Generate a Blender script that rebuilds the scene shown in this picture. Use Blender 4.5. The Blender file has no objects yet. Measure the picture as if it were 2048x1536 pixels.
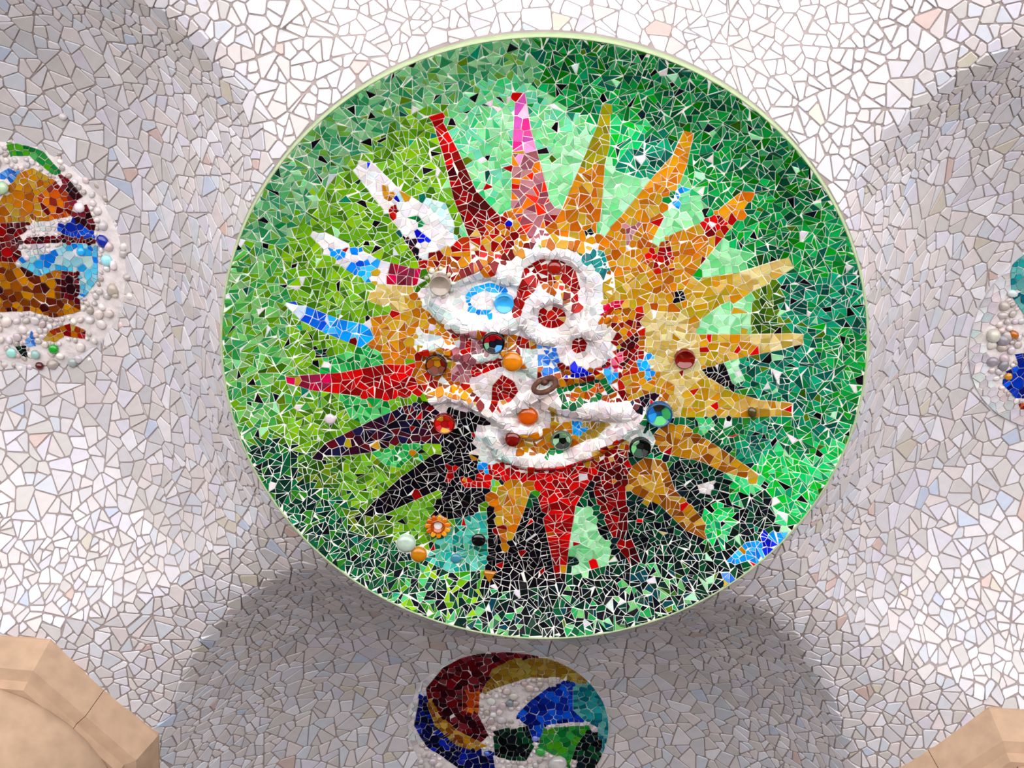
import bpy, math, random
import numpy as np
from mathutils import Matrix, Vector

random.seed(11)
SC = bpy.context.scene
COL = SC.collection

# ------------------------------------------------------------------ camera
CAM = np.array([0.142842566, 2.27468348, -5.62143397])
ROT = np.array([[-0.99728619, 0.07360816, 0.00144788],
                [0.0683713, 0.9186817, 0.38903637],
                [0.02730611, 0.38807959, -0.92122126]])
FPX = 2612.012
cam_d = bpy.data.cameras.new('camera')
cam_d.sensor_width = 36.0
cam_d.lens = FPX / 2048 * 36.0
cam_d.clip_start = 0.05
cam = bpy.data.objects.new('camera', cam_d)
COL.objects.link(cam)
cam.matrix_world = Matrix([[*ROT[i], CAM[i]] for i in range(3)] + [[0, 0, 0, 1]])
SC.camera = cam

# ------------------------------------------------------------------ sky, sun, exposure
world = bpy.data.worlds.new('sky')
SC.world = world
world.use_nodes = True
bg = world.node_tree.nodes['Background']
bg.inputs[0].default_value = (0.86, 0.93, 1.0, 1)
bg.inputs[1].default_value = 0.22
sun_d = bpy.data.lights.new('sun', 'SUN')
sun_d.energy = 28.0
sun_d.angle = 0.009
sun_d.color = (0.985, 0.985, 1.0)
sun = bpy.data.objects.new('sun', sun_d)
COL.objects.link(sun)
SUN_EL = math.radians(80)
sun.rotation_euler = Vector((0.12, -math.cos(SUN_EL), -math.sin(SUN_EL))).to_track_quat('-Z', 'Y').to_euler()
SC.view_settings.view_transform = 'Standard'
SC.view_settings.look = 'None'
SC.view_settings.gamma = 1.0
SC.view_settings.use_curve_mapping = False
SC.view_settings.exposure = 0.9

FLOOR_Z = -7.2
HALL_EDGE = 3.1          # the hall is open to daylight on this side (+y)


# ------------------------------------------------------------------ small helpers
def lin(c):
    out = []
    for v in c[:3]:
        v /= 255.0
        out.append(v / 12.92 if v <= 0.04045 else ((v + 0.055) / 1.055) ** 2.4)
    return out


def project(p):
    q = (np.asarray(p, float) - CAM) @ ROT
    return 1024 + FPX * q[0] / -q[2], 768 - FPX * q[1] / -q[2]


def onto(u, v, zf):
    """world point where the line of sight of photograph point (u, v) meets the surface z = zf(x, y)"""
    d = ROT @ np.array([(u - 1024) / FPX, -(v - 768) / FPX, -1.0])
    z = 0.1
    for _ in range(12):
        t = (z - CAM[2]) / d[2]
        x, y = CAM[0] + d[0] * t, CAM[1] + d[1] * t
        z = 0.5 * z + 0.5 * zf(x, y)
    return x, y


def tag(o, label=None, cat=None, group=None, kind=None):
    if label: o['label'] = label
    if cat: o['category'] = cat
    if group: o['group'] = group
    if kind: o['kind'] = kind
    return o


def link(name, data, mat=None, parent=None):
    o = bpy.data.objects.new(name, data)
    COL.objects.link(o)
    if mat and data: data.materials.append(mat)
    if parent: o.parent = parent
    return o


def empty(name, loc):
    o = link(name, None)
    o.empty_display_size = 0.1
    o.location = loc
    return o


def mesh(name, verts, faces, smooth=False, cols=None):
    me = bpy.data.meshes.new(name)
    me.from_pydata(verts, [], faces)
    if smooth: me.polygons.foreach_set('use_smooth', [True] * len(me.polygons))
    if cols is not None:
        at = me.color_attributes.new('Col', 'FLOAT_COLOR', 'POINT')
        at.data.foreach_set('color', np.asarray(cols, np.float32).ravel())
    me.update()
    return me


# ------------------------------------------------------------------ materials
def mat_new(name):
    m = bpy.data.materials.new(name)
    m.use_nodes = True
    return m, m.node_tree, m.node_tree.nodes['Principled BSDF']


def node(nt, kind, **kw):
    n = nt.nodes.new(kind)
    for k, v in kw.items(): setattr(n, k, v)
    return n


def noise_mix(nt, base, amount, scale, detail=4.0, coords='Object'):
    """multiply the colour socket `base` by a noise between 1-amount and 1+amount"""
    tc = node(nt, 'ShaderNodeTexCoord')
    nz = node(nt, 'ShaderNodeTexNoise')
    nz.inputs['Scale'].default_value = scale
    nz.inputs['Detail'].default_value = detail
    nt.links.new(tc.outputs[coords], nz.inputs['Vector'])
    mr = node(nt, 'ShaderNodeMapRange')
    mr.inputs['From Min'].default_value = 0.25
    mr.inputs['From Max'].default_value = 0.75
    mr.inputs['To Min'].default_value = 1 - amount
    mr.inputs['To Max'].default_value = 1 + amount
    nt.links.new(nz.outputs['Fac'], mr.inputs['Value'])
    mx = node(nt, 'ShaderNodeMix', data_type='RGBA', blend_type='MULTIPLY')
    mx.inputs['Factor'].default_value = 1.0
    nt.links.new(base, mx.inputs[6])
    nt.links.new(mr.outputs['Result'], mx.inputs[7])
    return mx.outputs[2], nz


def tile_material(name, rough, spec, vary=0.10, bump=0.0, coat=0.0):
    m, nt, b = mat_new(name)
    a = node(nt, 'ShaderNodeVertexColor', layer_name='Col')
    c, nz = noise_mix(nt, a.outputs['Color'], vary, 22.0)
    nt.links.new(c, b.inputs['Base Color'])
    b.inputs['Roughness'].default_value = rough
    b.inputs['Specular IOR Level'].default_value = spec
    b.inputs['Coat Weight'].default_value = coat
    b.inputs['Coat Roughness'].default_value = 0.08
    if bump:
        bp = node(nt, 'ShaderNodeBump')
        bp.inputs['Strength'].default_value = bump
        bp.inputs['Distance'].default_value = 0.01
        nt.links.new(nz.outputs['Fac'], bp.inputs['Height'])
        nt.links.new(bp.outputs['Normal'], b.inputs['Normal'])
    return m


def plain_material(name, rgb, rough=0.8, vary=0.12, scale=14.0, bump=0.3, spec=0.3, metal=0.0, dist=0.01, coat=0.0):
    m, nt, b = mat_new(name)
    col = node(nt, 'ShaderNodeRGB')
    col.outputs[0].default_value = (*lin(rgb), 1)
    c, nz = noise_mix(nt, col.outputs[0], vary, scale, 8.0)
    nt.links.new(c, b.inputs['Base Color'])
    b.inputs['Roughness'].default_value = rough
    b.inputs['Specular IOR Level'].default_value = spec
    b.inputs['Metallic'].default_value = metal
    b.inputs['Coat Weight'].default_value = coat
    if bump:
        bp = node(nt, 'ShaderNodeBump')
        bp.inputs['Strength'].default_value = bump
        bp.inputs['Distance'].default_value = dist
        nt.links.new(nz.outputs['Fac'], bp.inputs['Height'])
        nt.links.new(bp.outputs['Normal'], b.inputs['Normal'])
    return m


M_WHITE = tile_material('white_glazed_tile', 0.16, 0.5, 0.05, 0.05)
M_GLAZE = tile_material('coloured_glazed_tile', 0.22, 0.20, 0.16, 0.10)
M_GLASS = tile_material('bottle_glass', 0.07, 0.5, 0.18, 0.0, 0.6)
M_VAULT = plain_material('brown_grey_mortar', (150, 137, 133), 0.95, 0.2, 9.0, 0.4)
M_MORTAR = plain_material('white_mortar', (240, 236, 228), 0.9, 0.08, 30.0, 0.5)
M_PINK = plain_material('pale_plaster', (214, 204, 202), 0.85, 0.15, 25.0, 0.7)
M_LIP = plain_material('pale_green_mortar', (166, 182, 140), 0.85, 0.15, 20.0, 0.4)
M_STONE = plain_material('sandstone', (182, 152, 126), 0.9, 0.13, 11.0, 0.25, 0.2, 0.0, 0.01)
M_IRON = plain_material('rusty_iron', (92, 58, 44), 0.75, 0.45, 60.0, 0.6, 0.4, 0.25)
M_GROUND = plain_material('sandy_ground', (126, 125, 125), 0.95, 0.08, 1.5, 0.2)
M_BLOCK = plain_material('light_block_grey', (92, 88, 86), 0.95, 0.15, 2.0, 0.3)  # for the added walls and slab that block light

# ------------------------------------------------------------------ the shapes of the vault and of the big dish
S = 2.83
DOMES = [(S, 0.0), (-S, 0.0), (0.0, -S), (0.0, S)]
COLUMNS = [(2.89, -2.79), (-2.945, -2.78)]
NODES = [(0.0, 0.0), COLUMNS[0], COLUMNS[1], (S, S), (-S, S)]
DOME_A, DOME_H = (1.78, 1.78, 1.93, 1.80), 0.84


def vault_z(x, y):
    dn = min(math.hypot(x - a, y - b) for a, b in NODES)
    zb = -0.10 + 0.36 * (1 - ((2 - min(dn, 3.0)) / 2) ** 2)
    c = max(1 - (math.hypot(x - a, y - b) / ra) ** 2.2 for (a, b), ra in zip(DOMES, DOME_A))
    c = 0.5 * (c + math.sqrt(c * c + 0.002))
    zb += DOME_H * c ** 0.76
    rho = math.hypot(x, y)
    g = 1 - math.exp(-max(rho - 1.47, 0.0) / 0.36)
    return 0.02 + (zb - 0.02) * g


DISC_R = 1.5
DISH = 0.12


def dish_z(x, y):
    r = math.hypot(x, y)
    if r > 1.49:
        return 0.004
    t = min(max((1.49 - r) / 0.32, 0.0), 1.0)
    return 0.004 + DISH * (t - 0.25 * t * t) / 0.75


def D(u, v):
    return onto(u, v, dish_z)


PXM = 1.0 / 440.0          # metres for one photograph pixel on the dish


def seg_dist(px, py, pts):
    best = 9.0
    for (ax, ay), (bx, by) in zip(pts[:-1], pts[1:]):
        dx, dy = bx - ax, by - ay
        L = dx * dx + dy * dy
        t = 0 if L == 0 else max(0.0, min(1.0, ((px - ax) * dx + (py - ay) * dy) / L))
        best = min(best, math.hypot(px - ax - dx * t, py - ay - dy * t))
    return best


def ring_pts(cx, cy, rx, ry, tilt=0.0, n=18):
    out = []
    for i in range(n + 1):
        a = 2 * math.pi * i / n
        x, y = rx * math.cos(a), ry * math.sin(a)
        out.append((cx + x * math.cos(tilt) - y * math.sin(tilt), cy + x * math.sin(tilt) + y * math.cos(tilt)))
    return out


TUBES_PX = [  # raised rolls of the relief: points on the photograph, half width in pixels, height in metres
    (ring_pts(968, 592, 92, 58, -0.10), 24, 0.060),
    ([(1010, 545), (1040, 512), (1085, 493), (1135, 498), (1178, 525), (1200, 570), (1200, 620), (1188, 655)], 25, 0.065),
    (ring_pts(1104, 628, 48, 42), 18, 0.050),
    (ring_pts(1160, 690, 42, 40), 20, 0.045),
    ([(862, 795), (900, 786), (945, 800), (990, 826), (1030, 856), (1070, 862)], 17, 0.055),
    ([(985, 826), (1030, 806), (1070, 782), (1100, 768)], 16, 0.045),
    ([(985, 872), (1004, 905), (1060, 925), (1125, 922), (1185, 900), (1235, 868), (1280, 838)], 19, 0.055),
    ([(1105, 800), (1160, 812), (1210, 820), (1262, 822)], 24, 0.055),
    ([(1030, 700), (1075, 735), (1120, 752), (1190, 738)], 18, 0.035),
    ([(850, 700), (880, 690), (910, 705)], 14, 0.035),
    ([(940, 715), (985, 705), (1000, 700)], 12, 0.030),
]
TUBES = [([D(*p) for p in pts], w * PXM, h) for pts, w, h in TUBES_PX]
CORE = D(1085, 700)


def relief(x, y):
    """how far the surface of the dish stands out downwards"""
    d = math.hypot(x - CORE[0], y - CORE[1])
    if d > 0.85: return 0.0
    h = 0.045 * math.exp(-(d / 0.42) ** 4)
    best = 0.0
    for pts, w, hh in TUBES:
        s = seg_dist(x, y, pts)
        if s < w: best = max(best, 0.75 * hh * (1 - (s / w) ** 2) ** 0.7)
    return h + best


def face_z(x, y):
    return dish_z(x, y) - relief(x, y)


# ------------------------------------------------------------------ mosaic machinery
def clip(poly, a, b, c):
    """part of a convex polygon with a*x + b*y <= c"""
    out = []
    n = len(poly)
    for i in range(n):
        p, q = poly[i], poly[(i + 1) % n]
        dp, dq = a * p[0] + b * p[1] - c, a * q[0] + b * q[1] - c
        if dp <= 0: out.append(p)
        if (dp < 0 < dq) or (dq < 0 < dp):
            t = dp / (dp - dq)
            out.append((p[0] + (q[0] - p[0]) * t, p[1] + (q[1] - p[1]) * t))
    return out


def area(poly):
    return 0.5 * sum(p[0] * q[1] - q[0] * p[1] for p, q in zip(poly, poly[1:] + poly[:1]))


def inset(poly, g):
    out = poly
    n = len(poly)
    for i in range(n):
        p, q = poly[i], poly[(i + 1) % n]
        ex, ey = q[0] - p[0], q[1] - p[1]
        L = math.hypot(ex, ey)
        if L < 1e-6: continue
        nx, ny = ey / L, -ex / L
        out = clip(out, nx, ny, nx * p[0] + ny * p[1] - g)
        if len(out) < 3: return []
    return out


def clean(poly, eps):
    out = []
    for p in poly:
        if not out or math.hypot(p[0] - out[-1][0], p[1] - out[-1][1]) > eps: out.append(p)
    while len(out) > 2 and math.hypot(out[0][0] - out[-1][0], out[0][1] - out[-1][1]) <= eps: out.pop()
    return out


def inside(x, y, poly):
    c = False
    j = len(poly) - 1
    for i in range(len(poly)):
        xi, yi = poly[i]
        xj, yj = poly[j]
        if (yi > y) != (yj > y) and x < (xj - xi) * (y - yi) / (yj - yi) + xi: c = not c
        j = i
    return c


class Seeds:
    def __init__(self, cell):
        self.c = cell
        self.g = {}
        self.p = []

    def key(self, x, y):
        return int(math.floor(x / self.c)), int(math.floor(y / self.c))

    def near(self, x, y, k=1):
        a, b = self.key(x, y)
        for i in range(a - k, a + k + 1):
            for j in range(b - k, b + k + 1):
                for q in self.g.get((i, j), ()): yield q

    def free(self, x, y, r, f=0.5):
        for q in self.near(x, y):
            p = self.p[q]
            m = f * (r + p[2])
            if (p[0] - x) ** 2 + (p[1] - y) ** 2 < m * m: return False
        return True

    def add(self, x, y, r, lab):
        self.g.setdefault(self.key(x, y), []).append(len(self.p))
        self.p.append((x, y, r, lab))


def cells(sd, stretch=1.0):
    """power-diagram cell of every seed, clipped to its neighbourhood"""
    out = []
    for i, (x, y, r, lab) in enumerate(sd.p):
        R = sd.c * 1.0
        poly = [(x + R * math.cos(a), y + R * math.sin(a)) for a in [k * math.pi / 4 + 0.3 for k in range(8)]]
        nb = [(math.hypot(sd.p[q][0] - x, sd.p[q][1] - y), q) for q in sd.near(x, y, 2) if q != i]
        nb.sort()
        for d, q in nb[:26]:
            qx, qy, qr, _ = sd.p[q]
            if d > 2.2 * R or d < 1e-7: continue
            ax, ay = (qx - x) / d, (qy - y) / d
            off = 0.5 * d + (r * r - qr * qr) * 0.10 / d
            off = max(off, 0.15 * d)
            poly = clip(poly, ax, ay, ax * x + ay * y + off)
            if len(poly) < 3: break
        if len(poly) >= 3: out.append((poly, lab, r))
    return out


def split(poly, ang, shift):
    cx = sum(p[0] for p in poly) / len(poly)
    cy = sum(p[1] for p in poly) / len(poly)
    a, b = math.cos(ang), math.sin(ang)
    c = a * cx + b * cy + shift
    return clip(poly, a, b, c), clip(poly, -a, -b, -c)


def shatter(poly, target, zf=None, corner=0.4, skew=0.6):
    """break a convex plate into angular shards of about the target area"""
    a = area(poly)
    if len(poly) < 3 or a < target * random.uniform(0.8, 2.0): return [poly]
    n = len(poly)
    if n > 3 and random.random() < corner:          # crack from corner to corner
        i = random.randrange(n)
        j = (i + random.randrange(2, n - 1)) % n if n > 3 else i
        p, q = poly[i], poly[j]
        dx, dy = q[0] - p[0], q[1] - p[1]
        L = math.hypot(dx, dy)
        if L < 1e-6: return [poly]
        k = (-dy / L, dx / L)
        c = k[0] * p[0] + k[1] * p[1]
    else:                                        # crack across the long side
        best, ang = 0, 0
        for i in range(n):
            for j in range(i):
                d = (poly[i][0] - poly[j][0]) ** 2 + (poly[i][1] - poly[j][1]) ** 2
                if zf: d += (zf(*poly[i]) - zf(*poly[j])) ** 2
                if d > best: best, ang = d, math.atan2(poly[i][1] - poly[j][1], poly[i][0] - poly[j][0])
        ang += random.uniform(-skew, skew)
        k = (math.cos(ang), math.sin(ang))
        c = k[0] * sum(p[0] for p in poly) / n + k[1] * sum(p[1] for p in poly) / n + random.uniform(-0.12, 0.12) * math.sqrt(abs(a))
    out = []
    for q in (clip(poly, k[0], k[1], c), clip(poly, -k[0], -k[1], -c)):
        if len(q) >= 3: out += shatter(q, target, zf, corner, skew)
    return out


def shard(poly, zf, col, proud, bevel, tilt, sink=0.004, h=0.006):
    """one flat piece laid on the surface z = zf (the visible side faces down): verts, faces, colours"""
    n = len(poly)
    cx = sum(p[0] for p in poly) / n
    cy = sum(p[1] for p in poly) / n
    z0 = zf(cx, cy)
    gx = (zf(cx + h, cy) - zf(cx - h, cy)) / (2 * h)
    gy = (zf(cx, cy + h) - zf(cx, cy - h)) / (2 * h)
    nl = math.sqrt(1 + gx * gx + gy * gy)
    nx, ny, nz = gx / nl, gy / nl, -1 / nl            # down-facing normal
    gx += random.gauss(0, tilt)
    gy += random.gauss(0, tilt)
    size = math.sqrt(abs(area(poly)))
    k = max(0.5, 1 - 2.2 * bevel / max(size, 1e-4))
    V = []
    for off, sc in ((-sink, 1.0), (proud - bevel, 1.0), (proud, k)):
        for (x, y) in poly:
            dx, dy = (x - cx) * sc, (y - cy) * sc
            V.append((cx + dx + nx * off, cy + dy + ny * off, z0 + gx * dx + gy * dy + nz * off))
    F = []
    for s in (0, n):
        for i in range(n):
            j = (i + 1) % n
            F.append((s + j, s + i, s + n + i, s + n + j))
    F.append(tuple(range(3 * n - 1, 2 * n - 1, -1)))
    return V, F, [(*col, 1.0)] * len(V), (cx, cy, z0)


def build_pieces(pieces, name, mat, parent, limit, rest_name):
    """pieces: list of (verts, faces, cols, centre, size); the `limit` that show largest become objects of
    their own, the rest one 'stuff' part"""
    def score(p):
        u, v = project(p[3])
        return p[4] if -5 < u < 2053 and -5 < v < 1541 else p[4] * 0.01
    order = sorted(pieces, key=score, reverse=True)
    inv = parent.location
    for V, F, C, c, s in order[:limit]:
        me = mesh(name, [(x - c[0], y - c[1], z - c[2]) for x, y, z in V], F, cols=C)
        o = link(name, me, mat, parent)
        o.location = (c[0] - inv[0], c[1] - inv[1], c[2] - inv[2])
    rest = order[limit:]
    if rest:
        VV, FF, CC = [], [], []
        for V, F, C, c, s in rest:
            b = len(VV)
            VV += [(x - inv[0], y - inv[1], z - inv[2]) for x, y, z in V]
            FF += [tuple(i + b for i in f) for f in F]
            CC += C
        o = link(rest_name, mesh(rest_name, VV, FF, cols=CC), mat, parent)
        o['kind'] = 'stuff'


def jitter(c, amt=0.13):
    v = random.uniform(1 - amt, 1 + amt)
    l = lin(c)
    return [min(0.95, max(0.002, x * v * random.uniform(0.94, 1.06))) for x in l]


# ------------------------------------------------------------------ palettes (sRGB)
PAL = {
    'white': [(236, 230, 232), (245, 243, 244), (222, 214, 218), (214, 222, 224), (240, 226, 226), (226, 220, 228)],
    'clear': [(196, 214, 210), (214, 224, 222), (178, 200, 198), (226, 226, 222)],
    'pearl': [(226, 208, 204), (236, 222, 220), (206, 190, 190), (240, 232, 232), (216, 206, 212)],
    'lime': [(108, 160, 28), (88, 142, 20), (128, 174, 44), (74, 122, 14), (98, 152, 30), (58, 104, 16), (112, 170, 60)],
    'leaf': [(92, 168, 84), (70, 150, 70), (112, 180, 96), (60, 138, 84), (98, 150, 40), (124, 172, 110), (46, 128, 62), (84, 134, 34)],
    'haze': [(96, 162, 108), (114, 172, 120), (80, 148, 98), (130, 176, 128), (64, 138, 98), (100, 150, 66), (46, 122, 76)],  # greens paled to carry the glossy haze of the upper left band
    'mint': [(126, 208, 140), (104, 196, 124), (144, 216, 158), (92, 186, 132), (120, 190, 120), (64, 178, 108), (110, 200, 160)],
    'palemint': [(164, 226, 172), (146, 216, 158), (176, 232, 186), (128, 204, 142), (110, 196, 128)],
    'emerald': [(20, 150, 74), (10, 128, 66), (36, 168, 90), (14, 138, 92), (60, 176, 100), (18, 118, 50), (8, 96, 62), (30, 160, 60)],
    'deep': [(14, 116, 58), (8, 96, 52), (26, 136, 72), (10, 88, 70), (44, 140, 70), (6, 66, 44), (70, 150, 96), (22, 110, 30)],
    'teal': [(18, 134, 100), (10, 112, 92), (36, 150, 110), (8, 92, 80), (54, 164, 124), (20, 130, 70), (14, 70, 60)],
    'bright': [(24, 190, 92), (14, 170, 76), (48, 200, 110), (20, 176, 60), (10, 140, 90), (80, 206, 130)],
    'oliveg': [(84, 112, 20), (66, 98, 18), (100, 124, 30), (40, 76, 20), (56, 106, 40), (30, 60, 20)],
    'black': [(8, 6, 12), (14, 8, 14), (5, 6, 8), (18, 10, 16), (8, 8, 18)],
    'blackgreen': [(12, 26, 22), (8, 18, 18), (14, 44, 34), (10, 58, 40), (18, 22, 30), (10, 12, 18), (20, 84, 50), (16, 34, 40)],
    'darkgreen': [(12, 70, 44), (20, 92, 58), (10, 52, 40), (34, 108, 66), (16, 40, 36), (60, 128, 50), (8, 34, 30)],
    'bottom': [(10, 22, 24), (12, 14, 26), (16, 46, 36), (12, 62, 46), (20, 96, 62), (70, 168, 100), (130, 200, 130), (16, 16, 22), (24, 70, 80), (10, 30, 26)],
    'limeblack': [(110, 170, 30), (150, 200, 50), (20, 60, 40), (14, 20, 26), (90, 190, 120), (60, 140, 40), (12, 40, 34)],
    'turq': [(70, 176, 160), (50, 156, 144), (100, 192, 172), (36, 130, 120), (88, 170, 130), (20, 90, 70)],
    'pocket': [(70, 178, 92), (46, 156, 74), (100, 196, 116), (34, 132, 60), (20, 106, 44)],
    'pinks': [(226, 92, 160), (238, 150, 196), (214, 60, 130), (244, 190, 216), (200, 90, 170)],
    'mauve': [(160, 100, 108), (142, 82, 92), (176, 122, 128), (134, 66, 76), (186, 140, 146)],
    'mauvex': [(160, 100, 108), (142, 82, 92), (176, 122, 128), (224, 122, 12), (236, 60, 20), (134, 66, 76)],
    'olive': [(156, 150, 20), (134, 130, 10), (176, 166, 40), (150, 120, 10)],
    'orange': [(212, 138, 24), (194, 116, 14), (220, 152, 44), (210, 164, 60), (186, 98, 12), (218, 126, 10), (200, 164, 66)],
    'orangebright': [(238, 156, 24), (226, 138, 16), (242, 172, 50), (218, 118, 10), (232, 164, 66)],
    'yellow': [(212, 166, 58), (222, 182, 84), (200, 150, 36), (226, 192, 104), (208, 140, 30), (186, 160, 50)],
    'pale': [(226, 198, 118), (216, 184, 98), (234, 210, 140), (206, 172, 84), (240, 220, 160)],
    'tan': [(222, 182, 100), (204, 158, 66), (230, 200, 130), (196, 130, 40), (176, 136, 50)],
    'amber': [(188, 126, 26), (166, 98, 14), (206, 150, 52), (150, 84, 14), (214, 170, 84), (132, 70, 14)],
    'red': [(200, 14, 14), (168, 8, 12), (226, 26, 14), (134, 6, 16), (150, 20, 10), (210, 40, 20)],
    'darkred': [(112, 8, 20), (88, 4, 16), (140, 12, 20), (66, 4, 14), (160, 16, 20), (96, 20, 16)],
    'redblack': [(100, 8, 16), (60, 6, 14), (140, 14, 16), (24, 10, 16), (14, 12, 18), (180, 16, 14)],
    'brick': [(140, 16, 10), (160, 24, 12), (120, 10, 10), (174, 40, 16), (130, 12, 14)],
    'redtip': [(150, 40, 70), (190, 20, 60), (130, 50, 70), (220, 40, 90), (120, 30, 50)],
    'rose': [(214, 16, 70), (230, 60, 110), (190, 8, 40), (240, 110, 150)],
    'purple': [(46, 12, 30), (30, 10, 28), (20, 14, 40), (60, 18, 30), (14, 12, 22), (84, 20, 26), (26, 24, 60)],
    'reddorange': [(160, 20, 14), (214, 120, 14), (120, 10, 16), (222, 160, 50), (190, 60, 10), (206, 30, 14), (226, 186, 96)],
    'orangered': [(214, 118, 12), (190, 90, 8), (150, 24, 14), (226, 150, 40), (208, 40, 16), (120, 12, 18), (168, 90, 20)],
    'brownorange': [(176, 78, 18), (196, 96, 14), (150, 56, 14), (190, 110, 40)],
    'green2': [(10, 116, 52), (8, 96, 44), (20, 134, 70), (6, 78, 48)],
    'tealblue': [(8, 116, 116), (14, 134, 130), (6, 98, 104)],
    'skyblue': [(20, 142, 226), (40, 164, 240), (14, 120, 210), (80, 184, 240)],
    'cornflower': [(84, 146, 226), (60, 120, 216), (120, 176, 240), (50, 104, 200)],
    'royal': [(14, 30, 200), (10, 20, 160), (30, 50, 220)],
    'bluewhite': [(36, 118, 220), (240, 238, 248), (20, 90, 200), (200, 210, 240), (60, 160, 230), (26, 70, 190)],
    'cyanpale': [(168, 224, 220), (196, 236, 232), (140, 208, 206), (220, 240, 240)],
    'maroon': [(84, 10, 20), (60, 6, 18), (110, 16, 26), (40, 6, 16), (120, 40, 50)],
    'rust': [(176, 66, 10), (200, 90, 14), (130, 34, 10), (100, 16, 12), (214, 120, 20)],
    'brownamber': [(150, 84, 10), (176, 108, 20), (120, 60, 8), (100, 36, 8), (196, 130, 40), (60, 14, 14)],
    'lightblue': [(60, 160, 220), (100, 190, 226), (150, 206, 220), (30, 120, 220), (190, 216, 220)],
    'navy': [(16, 24, 110), (10, 14, 70), (24, 40, 160), (8, 12, 40)],
    'blueglass': [(20, 60, 190), (14, 40, 150), (36, 90, 220), (10, 24, 110)],
    'tealglass': [(30, 130, 140), (60, 160, 160), (20, 100, 120), (110, 180, 176)],
    'ochre': [(158, 132, 62), (146, 116, 52), (170, 148, 80), (140, 100, 40)],
    'greenglass': [(40, 130, 60), (60, 150, 70), (80, 160, 50), (30, 110, 50)],
    'vault': [(224, 219, 223), (216, 212, 216), (230, 224, 226), (224, 214, 212), (214, 216, 224), (228, 216, 216),
              (216, 210, 208), (234, 231, 236), (210, 206, 210), (222, 217, 228), (212, 206, 202)],
}


def vivid(l, sat=1.12, gain=0.88):
    m = 0.3 * l[0] + 0.6 * l[1] + 0.1 * l[2]
    return [min(0.95, max(0.0015, (m + (v - m) * sat) * gain)) for v in l]


WARM = ('orange', 'orangebright', 'yellow', 'pale', 'tan', 'amber', 'orangered', 'reddorange', 'olive')
REDS = ('red', 'rose', 'darkred', 'redtip')
SOFT = ('white', 'pearl', 'clear', 'cyanpale')


def pick(pal, strays=(), p=0.0):
    if strays and random.random() < p:
        pal = random.choice(strays)
    c = jitter(random.choice(PAL[pal]))
    return [0.84 * v for v in c] if pal in SOFT else vivid(c, 1.05, 0.62) if pal in ('orangered', 'reddorange') else vivid(c, 1.08, 0.68) if pal in WARM else vivid(c, 1.1, 0.72) if pal in REDS else vivid(c, 1.2, 0.72) if pal in ('deep', 'emerald', 'teal', 'darkgreen', 'blackgreen', 'bottom') else vivid(c)


# ------------------------------------------------------------------ structure: ground, added walls and roof, vault
def slab(name, x0, x1, y0, y1, z0, z1, mat, label):
    v = [(x, y, z) for z in (z0, z1) for y in (y0, y1) for x in (x0, x1)]
    f = [(0, 2, 3, 1), (4, 5, 7, 6), (0, 1, 5, 4), (2, 6, 7, 3), (0, 4, 6, 2), (1, 3, 7, 5)]
    o = link(name, mesh(name, v, f), mat)
    return tag(o, label, None, None, 'structure')


slab('floor', -40, 40, -13, 40, FLOOR_Z - 0.3, FLOOR_Z, M_GROUND, 'sandy floor of the hall running out into the open')
slab('added_wall_back', -14, 14, -13.3, -13, FLOOR_Z, 1.3, M_BLOCK, 'added unseen grey wall at the back that keeps out sky light')  # unseen, added to stop sky light from behind; the hall goes on here
slab('added_wall_left', 13.7, 14, -13, 3, FLOOR_Z, 1.3, M_BLOCK, 'added unseen grey wall on the left that keeps out side light')  # added where the hall stands open, to cut light from the side
slab('added_wall_right', -14, -13.7, -13, 3, FLOOR_Z, 1.3, M_BLOCK, 'added unseen grey wall on the right that keeps out side light')  # same added light blocker on the opposite open side
slab('roof', -14, 14, -13.3, HALL_EDGE, 1.35, 1.65, M_BLOCK, 'added unseen slab above the white vaults that blocks the sun')  # unseen, put in to keep sun off the hall and the vault

VX0, VX1, VY0, VY1, VST = -5.4, 5.4, -5.4, HALL_EDGE, 0.045


def build_vault():
    nx = int((VX1 - VX0) / VST) + 1
    ny = int((VY1 - VY0) / VST) + 1
    idx, V, F = {}, [], []
    for j in range(ny):
        y = VY0 + j * VST
        for i in range(nx):
            x = VX0 + i * VST
            if x * x + y * y < 1.56 ** 2: continue
            idx[i, j] = len(V)
            V.append((x, y, vault_z(x, y)))
    for j in range(ny - 1):
        for i in range(nx - 1):
            k = [(i, j), (i, j + 1), (i + 1, j + 1), (i + 1, j)]
            if all(q in idx for q in k): F.append(tuple(idx[q] for q in k))
    n = 240                                   # collar round the big dish
    rr = (1.492, 1.50, 1.53, 1.57, 1.61, 1.65)
    b = len(V)
    for r in rr:
        for i in range(n):
            x, y = r * math.cos(2 * math.pi * i / n), r * math.sin(2 * math.pi * i / n)
            V.append((x, y, vault_z(x, y)))
    for k in range(len(rr) - 1):
        for i in range(n):
            j = (i + 1) % n
            F.append((b + k * n + i, b + k * n + j, b + k * n + n + j, b + k * n + n + i))
    o = link('ceiling', mesh('ceiling', V, F, True), M_VAULT)
    tag(o, 'white broken-tile vaulted ceiling of shallow domes around the big sun dish', None, None, 'structure')
    return o


ceiling = build_vault()

ROUNDELS = {}      # name -> centre (x, y), radius kept free of white tiles
for nm, c, r in (('left', DOMES[0], 0.62), ('right', DOMES[1], 0.56), ('low', DOMES[2], 0.62)):
    ROUNDELS[nm] = (c, r)


def in_view(x, y, m=420):
    u, v = project((x, y, vault_z(x, y)))
    return -m < u < 2048 + m and -m < v < 1536 + m


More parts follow.
